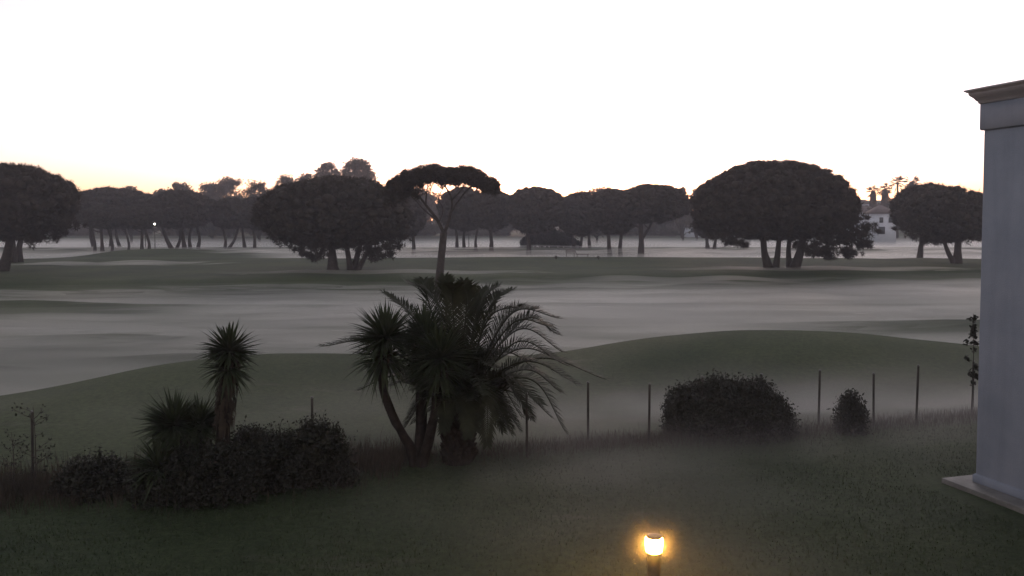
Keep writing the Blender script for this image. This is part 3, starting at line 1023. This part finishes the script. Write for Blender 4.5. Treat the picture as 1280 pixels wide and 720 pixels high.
def fence_y(x):
    return np.interp(x, [-12, -9, -4, .2, 1.8, 4.5, 7.4, 10, 12], [15.0, 15.6, 17.0, 18.2, 18.7, 19.2, 20.0, 20.8, 21.5])


N = 26000
gx = rng.uniform(-12, 12.5, N)
dens = np.exp(-np.clip(wob(gx, gx * 0, 1.1, 9), -1, 1))
gy = fence_y(gx) + rng.normal(0, .38, N) - .15
hs = .5 + .5 * wob(gx, gy, 1.4, 8)
P = np.stack([gx, gy], -1)[rng.uniform(0, 1, N) < (.35 + .65 * hs)]
left = P[:, 0] < -3
tag(grass('tall_dry_grass', P, .04, .24, .010, 'dry', 4), kind='stuff')
N = 16000
gx = rng.uniform(-12, -2.2, N); gy = fence_y(gx) - .3 + rng.normal(0, .65, N)
tag(grass('tall_dry_grass', np.stack([gx, gy], -1), .10, .42, .010, 'dry', 14), kind='stuff')
N = 90000
gy = rng.uniform(11, 20, N); gx = rng.uniform(-.66, .66, N) * gy
keep = gy < fence_y(gx) + .5
bx_, by_ = 8.6, 15.6
keep &= ~((gx > bx_ - .8 + (by_ - gy) * .295 - .1) & (gy < by_ + .5))
kk = rng.uniform(0, 1, N) < (.55 + .45 * wob(gx, gy, 2.2, 77))
grass('lawn_grass', np.stack([gx, gy], -1)[keep & kk], .025, .075, .014, 'blade', 5, lean=.7)

# ------------------------------------------------------------------ umbrella pines
pine('huge round umbrella pine cut by the left edge, reaching the ground', 84, -75, 92, 207, 252, 296,
     [(2, 12, 0, 4, .42), (-14, -30, 1, -4, .35)], 101, lump=.5, extra=[(60, 296, 8), (75, 290, 8), (40, 300, 7), (84, 280, 8)])
pine('umbrella pine with two short stems behind the huge left pine', 101, -10, 60, 232, 262, 292, [(17, 10, 0, 2, .28), (24, 30, 1, -2, .32)], 102, lump=.6, tuft=28)

pine('wide flat pine behind the low twin canopy, left of the park lamps', 158, 90, 196, 236, 256, 284,
     [(117, 112, 0, -2, .26), (138, 134, 2, 2, .24), (150, 146, -2, -3, .24)], 103, lump=.62, tuft=26)
pine('low flat pine canopy in front with leaning stems, left one of two', 141, 104, 158, 258, 271, 284,
     [(118, 113, 0, 2, .22), (128, 126, 0, 0, .26), (139, 134, 1, 3, .2)], 104, lump=.52, tuft=28, limbs=2)
pine('low flat pine canopy in front with two thin stems, right one of two', 139, 145, 203, 259, 272, 284,
     [(177, 178, 0, 0, .24), (186, 180, 0, 2, .22), (159, 156, 1, 3, .18)], 105, lump=.52, tuft=28, limbs=2)
pine('rounded pine on leaning stems just right of the park lamps', 146, 186, 268, 239, 262, 284,
     [(215, 203, 0, -3, .30), (220, 224, 1, 4, .22), (231, 228, 0, -1, .30), (238, 244, 1, -3, .24), (247, 245, 2, 3, .24)], 106, lump=.6, tuft=30)
pine('pine with stems forming a wide V, left of the big central pine', 150, 262, 318, 248, 268, 284,
     [(281, 274, 0, 3, .22), (285, 300, 0, 4, .22)], 107, lump=.6, tuft=26, limbs=2)
pine('thin pine with two upright stems touching the big central pine', 152, 296, 350, 246, 266, 286,
     [(306, 304, 0, -1, .24), (318, 316, 0, 1, .24)], 108, lump=.6, tuft=26, limbs=2)

pine('big dense central pine with hanging lower boughs and three stems', 86, 322, 512, 223, 270, 306,
     [(416, 414, 0, 0, .42), (438, 432, 0, -1, .26), (441, 452, .5, 2, .28), (446, 470, 0, 3, .22)], 109, lump=.5, tuft=52,
     extra=[(368, 305, 7), (378, 312, 6), (390, 308, 6), (402, 316, 7), (396, 322, 5), (405, 308, 7), (360, 300, 8), (455, 312, 6), (470, 314, 6), (480, 308, 7),
            (485, 318, 6), (470, 322, 5), (462, 318, 4), (490, 306, 8), (345, 296, 9), (384, 318, 4), (500, 296, 9), (428, 306, 6)])
pine('small pine with single stem peeping from right of the central pine', 140, 484, 532, 246, 268, 294, [(517, 514, 0, 1, .30)], 110, lump=.6, tuft=28, limbs=2)


def lone_pine():
    D = 62.0; px = F / D; r = np.random.default_rng(7)
    X0 = (549 - 640) / px; g = gz(X0, D)
    root = thing('umbrella_pine', 'tall slender lone umbrella pine with open flat canopy above the palms', 'pine tree', (X0, D, g), PINE_GROUP)
    m = MB()
    P = curve_pts([(X0 - .15, D, g - .2), at(549, 352, D), at(552, 318, D), at(555, 290, D)], 16)
    m.tube(P, [.34, .31, .27, .26], 12, .07, r)
    m.build('trunk', M['bark'], root, smooth=True)
    paths = [([(555, 292), (546, 274), (532, 256), (520, 240)], .14), ([(555, 292), (562, 272), (565, 250), (556, 232)], .13),
             ([(562, 268), (574, 250), (588, 234), (604, 230)], .09), ([(546, 275), (530, 262), (510, 240)], .06), ([(532, 256), (533, 244), (535, 230)], .07),
             ([(556, 234), (552, 222), (545, 214)], .06), ([(565, 250), (580, 232), (576, 216)], .07), ([(548, 280), (554, 262), (548, 248), (556, 232)], .05),
             ([(588, 234), (600, 222), (612, 216)], .04), ([(520, 240), (508, 234), (496, 228)], .05), ([(556, 232), (566, 224), (572, 214)], .05)]
    for k, (pp, rad) in enumerate(paths):
        m = MB(); dd = [0, .3, 1.2, -1.0, .6, -.4, -1.2, .5, 1.6, -.8, .4][k]
        Q = curve_pts([at(x, y, D + dd * i / (len(pp) - 1)) for i, (x, y) in enumerate(pp)], 10)
        m.tube(Q, [rad, rad * .75, rad * .5], 7, .1, r)
        m.build('branch', M['bark'], root, smooth=True)
    C = []; R = []
    for i in range(460):
        u = r.uniform(-1, 1); x = 551 + 70 * u
        top = 206 + (28 if u < 0 else 21) * abs(u) ** 3.4 + 1.6 * math.sin(u * 9) + 1.5 * math.sin(u * 23 + 1)
        th = (17 if abs(u) < .5 else 18) + (12 if u < -.45 else 0) - (6 if u > .8 else 0)
        y = top + 4 + th * r.uniform(0, 1) ** 1.1
        C.append(at(x, y, D + r.uniform(-1, 1) * 2.6 * math.sqrt(max(.05, 1 - u * u)))); R.append(r.uniform(.15, .33))
    for x, y, q in [(490, 238, .4), (500, 243, .4), (514, 240, .38), (522, 246, .3), (487, 230, .4), (508, 234, .4), (560, 226, .2), (583, 229, .2),
                    (596, 230, .35), (606, 234, .3), (612, 230, .35), (617, 226, .35), (576, 226, .18), (548, 222, .3), (566, 225, .2), (592, 226, .26), (590, 232, .18), (540, 228, .2), (571, 233, .12), (600, 235, .2), (529, 240, .2), (548, 229, .2), (552, 234, .12), (562, 228, .16), (575, 224, .26), (583, 226, .22), (520, 236, .26), (538, 234, .14), (607, 238, .15), (617, 231, .22), (526, 232, .3)]:
        C.append(at(x, y, D + r.uniform(-1, 1))); R.append(q)
    m = MB(); lumps_to(m, np.array(C), np.array(R), r, 60, tl=.26, tw=.05)
    m.build('crown', M['pine'], root)


lone_pine()

MID = [
    ('mid distance pine left of centre with slim stem pair behind the lone pine', 150, 548, 612, 235, 262, 286, [(571, 568, 0, 1, .24), (580, 582, 1, -1, .24)]),
    ('mid distance pine with leaning stem right behind the lone pine canopy', 146, 588, 642, 236, 264, 286, [(595, 600, 0, -2, .22), (614, 611, 0, 1, .3)]),
    ('mid distance broad pine standing on one stem left of the park furniture', 142, 632, 706, 234, 262, 290, [(661, 657, 0, 1, .34)]),
    ('mid distance pine with low hanging crown right above the park furniture', 152, 694, 756, 241, 268, 293, [(718, 712, 0, 0, .24), (725, 728, 1, 1, .24), (737, 735, 0, 0, .26)]),
    ('mid distance pine with two dark stems left of the forked pine', 136, 736, 800, 236, 264, 291, [(763, 761, 0, -1, .32), (776, 780, 0, -2, .30)]),
    ('forked pine with a wide spreading right limb in the middle distance', 128, 768, 862, 231, 256, 276, [(801, 800, 0, 1, .42), (803, 822, 0, -8, .22)]),
]
for k, (lab, D, xl, xr, yt, yw, yb, st) in enumerate(MID):
    pine(lab, D, xl, xr, yt, yw, yb, st, 120 + k, lump=.6, tuft=30)

pine('largest pine, broad dome on four stems with ragged lower right bough', 89, 867, 1068, 203, 262, 297,
     [(962, 952, 0, -3, .36), (970, 972, .8, 2, .28), (988, 987, .6, -2, .26), (994, 1004, 0, 3, .42)], 130, lump=.5, tuft=52, p=2.0,
     extra=[(1042, 286, 15), (1056, 282, 14), (1030, 292, 14), (1064, 290, 13), (1020, 300, 12), (1035, 304, 11), (1050, 300, 13), (1062, 294, 12), (1070, 302, 9), (1055, 312, 8), (1066, 315, 7), (1060, 319, 5), (1076, 308, 5), (1000, 306, 5),
            (1010, 312, 6), (1018, 318, 6), (1028, 316, 5), (1036, 320, 5), (1034, 312, 5), (1072, 288, 11), (1079, 286, 8), (1084, 303, 4), (900, 296, 7), (918, 300, 5), (930, 306, 4), (880, 284, 9),
            (1066, 276, 10), (913, 303, 4)])
pine('small pine with paired stems peeping out left of the largest pine', 148, 868, 912, 262, 280, 297, [(885, 882, 0, 0, .3), (893, 896, 0, 0, .26)], 131, lump=.58, tuft=26, limbs=1)
pine('rounded pine with leaning double trunk beside the building corner', 98, 1136, 1236, 236, 268, 300,
     [(1197, 1199, 0, 0, .40), (1194, 1174, 0, -3, .24)], 132, lump=.5, tuft=52, extra=[(1155, 300, 6), (1168, 302, 6), (1145, 294, 8), (1215, 300, 8), (1224, 294, 8), (1136, 286, 9)])
pine('broad pine standing behind the rounded pine beside the building', 112, 1116, 1206, 231, 262, 290, [(1150, 1155, 0, 0, .3)], 133, lump=.6, tuft=50)
shrub('low wide dark thicket beneath the mid distance pines', 158, [(652, 302), (662, 293), (680, 288), (700, 289), (714, 296), (722, 303)], 308, 140, depth=3, n=34000, leaf=.3, twigs=6, name='thicket', cat='thicket')

# ------------------------------------------------------------------ far loose trees behind the pines
def loose_tree(label, D, xl, xr, yt, yb, seed, n=26, leaf=.36, name='eucalyptus', cat='tree'):
    r = np.random.default_rng(seed); px = F / D
    cx = ((xl + xr) / 2 - 640) / px; rx = (xr - xl) / 2 / px
    zt = at(640, yt, D)[2]; zb = at(640, yb, D)[2]; g = gz(cx, D)
    root = thing(name, label, cat, (cx, D, g), 'loose crowned trees behind the pines')
    m = MB(); tb = MB()
    tb.tube(curve_pts([(cx, D, g - .2), (cx + .3, D, (g + zb) / 2), (cx, D, (zb + zt) / 2)], 8), [.45, .3, .18], 7, .08, r)
    pos = []
    for i in range(n):
        a = r.uniform(-1, 1); h = r.uniform(0, 1) ** .6
        w = math.sqrt(max(.03, 1 - max(0, (h - .35) / .67) ** 2)) * (1 + .12 * math.sin(i * 1.7))
        c = np.array((cx + a * rx * w * .9, D + r.uniform(-1, 1) * rx * .7 * w, zb + (zt - zb) * h * .95))
        q = (rx * .20) * r.uniform(.5, 1.3)
        k = int((38 if h > .45 else 60) * (q / 1.0) ** 2 / (leaf / .42) ** 2) + 12
        d = unit(r, k) * (r.uniform(0, 1, k) ** .8 * 1.6)[:, None]
        pos.append(c + d * q * np.array((1, 1, .75)))
        if i % 3 == 0: tb.tube(curve_pts([(cx, D, zb - (zt - zb) * .1), (c + (cx, D, zb)) / 2, c], 5), [.16, .04], 5)
    V, Q = leaf_quads(np.concatenate(pos), leaf, r, 1.6); m.add(V, quads=Q)
    m.build('crown', M['loose'], root)
    tb.build('trunk', M['bark'], root)


LOOSE = [('hazy loose tree poking above the wide flat pine at left', 148, 178, 231, 290), ('hazy loose tree with small puffs right of the sky gap', 186, 226, 236, 290),
         ('hazy loose tree with a rounded puff behind the leaning pines', 205, 246, 227, 292), ('hazy tall loose tree second from the left above the V pine', 240, 290, 229, 292),
         ('hazy tall loose tree highest above the V stemmed pine', 262, 312, 221, 292), ('hazy loose tree left of the big central pine', 300, 346, 226, 292),
         ('hazy loose tree touching the shoulder of the central pine', 336, 384, 219, 290), ('hazy low loose tree behind the shoulder of the central pine', 365, 404, 215, 290),
         ('tall eucalyptus, left half of the highest far crown', 388, 432, 202, 280), ('tallest eucalyptus with sky gaps behind the central pine', 420, 475, 197, 285),
         ('small far tree top left of the largest pine', 843, 862, 232, 292), ('small far tree top touching the largest pine at left', 856, 884, 235, 292),
         ('faint far tree behind the mid distance pines left of centre', 470, 560, 236, 292), ('faint far tree crown behind the forked pine', 700, 790, 239, 292)]
for k, (lab, a, c_, yt, yb) in enumerate(LOOSE):
    loose_tree(lab, 215 + (k * 7) % 30, a, c_, yt, yb, 200 + k, n=100 if k not in (8, 9) else 170)


def far_wood():
    r = np.random.default_rng(3); mb = MB()
    V0, T0 = ICO2
    C = []; R = []
    for i in range(420):
        x = r.uniform(-160, 118); y = r.uniform(262, 285)
        pxx = 640 + x / y * F
        top = np.interp(pxx, [-100, 90, 180, 330, 480, 640, 860, 960, 1060, 1100], [246, 250, 250, 246, 252, 258, 258, 262, 268, 286])
        zt = at(640, top, y)[2]
        z = r.uniform(0, 1) * zt
        C.append((x, y, z)); R.append(r.uniform(2.2, 3.8))
    lumps_to(mb, np.array(C), np.array(R), r, 110, tl=1.3, tw=.5)
    tag(mb.build('far_wood', M['loose']), kind='stuff')


far_wood()

# ------------------------------------------------------------------ villas and tall fan palms
def villa(label, D, xl, xr, yeave, yridge, ybase, depth, windows, rot=0.0, roof='hip', chim=None):
    px = F / D
    cx = ((xl + xr) / 2 - 640) / px; hw = (xr - xl) / 2 / px
    ze = at(640, yeave, D)[2]; zr = at(640, yridge, D)[2]; g = min(gz(cx, D), at(640, ybase, D)[2]) - .5
    root = thing('villa', label, 'house', (cx, D, g), 'white villas on the rise')
    m = MB(); m.box((cx - hw, D, g), (cx + hw, D + depth, ze)); m.build('wall', M['villa'], root)
    o = .45
    m = MB()
    if roof == 'hip':
        m.add([(cx - hw - o, D - o, ze + .01), (cx + hw + o, D - o, ze + .01), (cx + hw + o, D + depth + o, ze + .01), (cx - hw - o, D + depth + o, ze + .01),
               (cx - hw * .15, D + depth / 2, zr), (cx + hw * .15, D + depth / 2, zr)],
              quads=[(3, 2, 1, 0), (0, 1, 5, 4), (2, 3, 4, 5)], tris=[(1, 2, 5), (3, 0, 4)])
    else:
        m.add([(cx - hw - o, D - o, ze + .01), (cx + hw + o, D - o, ze + .01), (cx + hw + o, D + depth + o, ze + .01), (cx - hw - o, D + depth + o, ze + .01),
               (cx - hw - o, D + depth / 2, zr), (cx + hw + o, D + depth / 2, zr)],
              quads=[(3, 2, 1, 0), (0, 1, 5, 4), (2, 3, 4, 5)], tris=[(1, 2, 5), (3, 0, 4)])
    rf = m.build('roof', M['tile'], root)
    if chim:
        X = (chim - 640) / px
        m = MB(); m.box((X - .4, D + depth * .4, ze), (X + .4, D + depth * .4 + .8, zr + .9)); 
        ch = m.build('chimney', M['villa'], rf)
        ch.location = tuple(-np.array(root.location))
    for (wx, wy, ww, wh) in windows:
        p = at(wx, wy, D)
        m = MB(); m.box((p[0] - ww / 2 - .12, D - .06, p[2] - wh / 2 - .12), (p[0] + ww / 2 + .12, D + .02, p[2] + wh / 2 + .12))
        f = m.build('window', M['villa'], root)
        m = MB(); m.box((p[0] - ww / 2, D - .09, p[2] - wh / 2), (p[0] + ww / 2, D - .062, p[2] + wh / 2))
        pn = m.build('pane', M['dark'], f); pn.location = tuple(-np.array(root.location))


villa('white villa with dark hipped roof and one upper window, nearest in the mist', 205, 1095, 1120, 267, 256, 296, 7, [(1101.5, 275, .9, 1.3), (1113, 275, .9, 1.3), (1102, 288, 1.6, 1.8)])
villa('white villa behind with brown gabled roof, left of the hipped villa', 236, 1072, 1093, 266, 257, 296, 8, [(1080, 271, .9, 1.2), (1087, 271, .9, 1.2)], roof='gable')
villa('white villa higher up the slope against the largest pine', 262, 1064, 1086, 255, 249, 290, 8, [(1076, 259, 1.0, 1.2), (1083, 259, 1.0, 1.2)], roof='gable')
villa('faint pale villa seen between trunks left of the largest pine', 250, 860, 876, 284, 277, 300, 8, [(865, 288, .9, 1.2), (871, 288, .9, 1.2)], roof='hip')


def fan_palm(label, px_, D, crown_row, trunk_thick, crown_r, seed):
    r = np.random.default_rng(seed)
    c = at(px_, crown_row, D); g = gz(c[0], D)
    root = thing('fan_palm', label, 'palm tree', (c[0], D, g), 'tall fan palms among the villas')
    m = MB(); P = curve_pts([(c[0] + .2, D, g - .2), (c[0] + .1, D, (g + c[2]) / 2), tuple(c)], 12)
    m.tube(P, [.42, .3, .25], 9, .05, r); m.build('trunk', M['bark'], root, smooth=True)
    m = MB()
    for i in range(30):
        u = unit(r, 1)[0]; u[2] = u[2] * .8 + .12; u /= np.linalg.norm(u)
        ln = crown_r * r.uniform(.5, .75)
        h = c + u * ln + np.array((0, 0, -.12 * ln))
        m.tube([c, (c + h) / 2, h], [.03, .03], 4)
        side = np.cross(u, (0, 0, 1)); side /= np.linalg.norm(side) + 1e-9
        for k in range(9):
            a = (k - 4) / 4 * 1.25
            d = u * math.cos(a) + side * math.sin(a) + np.array((0, 0, -.25)); d /= np.linalg.norm(d)
            V, T = spikes(h[None], d[None], np.array([crown_r * .55]), np.array([.26]), r); m.add(V, tris=T)
    m.build('crown', M['palm'], root)
    if trunk_thick:
        m = MB(); n = 500
        t = r.uniform(0, 1, n); z = c[2] - t * trunk_thick
        a = r.uniform(0, 6.28, n); rad = .7 + .55 * t * r.uniform(.5, 1, n)
        b0 = np.stack([c[0] + np.cos(a) * rad * .6, D + np.sin(a) * rad * .6, z], -1)
        d = np.stack([np.cos(a) * .35, np.sin(a) * .35, -np.ones(n)], -1); d /= np.linalg.norm(d, axis=1)[:, None]
        V, T = spikes(b0, d, np.full(n, 1.3), np.full(n, .35), r); m.add(V, tris=T)
        m.build('dead_leaf_skirt', M['dead'], root)


fan_palm('leftmost fan palm, lower and shaggy, above the gabled villa', 1091.5, 240, 239, 4.0, 2.1, 1)
fan_palm('second fan palm with thick shaggy trunk above the hipped roof', 1106, 240, 236, 5.0, 2.0, 2)
fan_palm('tall fan palm with clear bare trunk against the sky', 1122, 240, 228, 0, 2.3, 3)
fan_palm('rightmost and tallest fan palm, rising behind the broad pine', 1139.5, 240, 227.5, 2.5, 2.3, 4)
loose_tree('dark bushy tree beneath the leftmost fan palms', 232, 1084, 1100, 250, 268, 301, n=14, leaf=.3, name='bushy_tree')
loose_tree('dark bushy tree beside the hipped villa roof', 232, 1098, 1116, 246, 262, 302, n=16, leaf=.3, name='bushy_tree')

# ------------------------------------------------------------------ street lamps far away
def street_lamp(label, px_, py, D, rad):
    p = at(px_, py, D); g = gz(p[0], D)
    root = thing('street_lamp', label, 'street lamp', (p[0], D, g), 'lit lamps among the far trees')
    m = MB(); m.tube([(p[0], D, g - .2), (p[0], D, (g + p[2]) / 2), (p[0], D, p[2] - rad)], [.07, .05], 8); m.build('pole', M['lamp_metal'], root)
    m = MB(); m.lathe((p[0], D, p[2]), [(rad * math.sin(math.pi * i / 10), -rad * math.cos(math.pi * i / 10)) for i in range(11)], 16); m.build('lamp_globe', M['far_glow'], root, smooth=True)
    m = MB(); m.lathe((p[0], D, p[2] + rad), [(0, -.02), (rad * .8, 0), (rad * .3, .08), (0, .1)], 12); m.build('lamp_cap', M['lamp_metal'], root)


street_lamp('brighter of two park lamps under the low pine canopy at left', 193.3, 280, 137, .12)
street_lamp('smaller dimmer park lamp left of the brighter one', 181.6, 282, 150, .11)
street_lamp('tiny lit lamp between trunks right of the lone pine', 586, 277.5, 150, .12)

# ------------------------------------------------------------------ park furniture
def picnic_table():
    D = 107.5
    p = at(713, 318.5, D); x = p[0]; g = gz(x, D)
    root = thing('slatted_bench', 'pale high backed bench standing in the mist below the mid distance pines', 'bench', (x, D, g))
    m = MB()
    for k in range(4): m.box((x - .62, D - .28 + k * .12, g + .44), (x + .62, D - .28 + k * .12 + .1, g + .48))
    m.build('seat', M['bench'], root)
    m = MB()
    for k in range(4): m.box((x - .62, D + .24, g + .55 + k * .13), (x + .62, D + .28, g + .65 + k * .13))
    m.build('backrest', M['bench'], root)
    for sx in (-.52, .46):
        m = MB(); m.box((x + sx, D + .18, g - .05), (x + sx + .06, D + .235, g + 1.05)); m.build('leg', M['bench'], root)
        m = MB(); m.box((x + sx, D - .26, g - .05), (x + sx + .06, D - .2, g + .435)); m.build('leg', M['bench'], root)
    p = at(728, 319, D); x = p[0]; g = gz(x, D)
    root = thing('lounge_bench', 'low pale bench with one raised end, right of the high backed bench', 'bench', (x, D, g))
    m = MB(); m.box((x - .8, D - .3, g + .30), (x + .8, D + .3, g + .38)); m.build('seat', M['bench'], root)
    m = MB(); m.add([(x - .80, D - .3, g + .385), (x - .72, D - .3, g + .385), (x - .98, D - .3, g + .95), (x - 1.05, D - .3, g + .93),
                     (x - .80, D + .3, g + .385), (x - .72, D + .3, g + .385), (x - .98, D + .3, g + .95), (x - 1.05, D + .3, g + .93)],
                    quads=[(0, 1, 2, 3), (7, 6, 5, 4), (0, 4, 5, 1), (1, 5, 6, 2), (2, 6, 7, 3), (3, 7, 4, 0)])
    m.build('backrest', M['bench'], root)
    for sx in (-.7, .64):
        for sy in (-.28, .22):
            m = MB(); m.box((x + sx, D + sy, g - .05), (x + sx + .06, D + sy + .06, g + .295)); m.build('leg', M['bench'], root)


picnic_table()


def tee_marker(label, px_, row):
    D = 101.0
    x = ray(px_, 300)[0] * D; g = gz(x, D)
    m = MB(); m.lathe((x, D, g), [(0, -.02), (.05, -.02), (.05, .12), (.16, .16), (.2, .26), (.17, .38), (.08, .44), (0, .45)], 14)
    o = m.build('tee_marker', M['lamp_metal'], smooth=True)
    tag(o, label, 'tee marker', 'dark knobs on the grass bank')


tee_marker('small dark tee marker on the grass bank below the high backed bench', 695, 324)
tee_marker('small dark tee marker on the grass bank right of the benches', 748, 322)
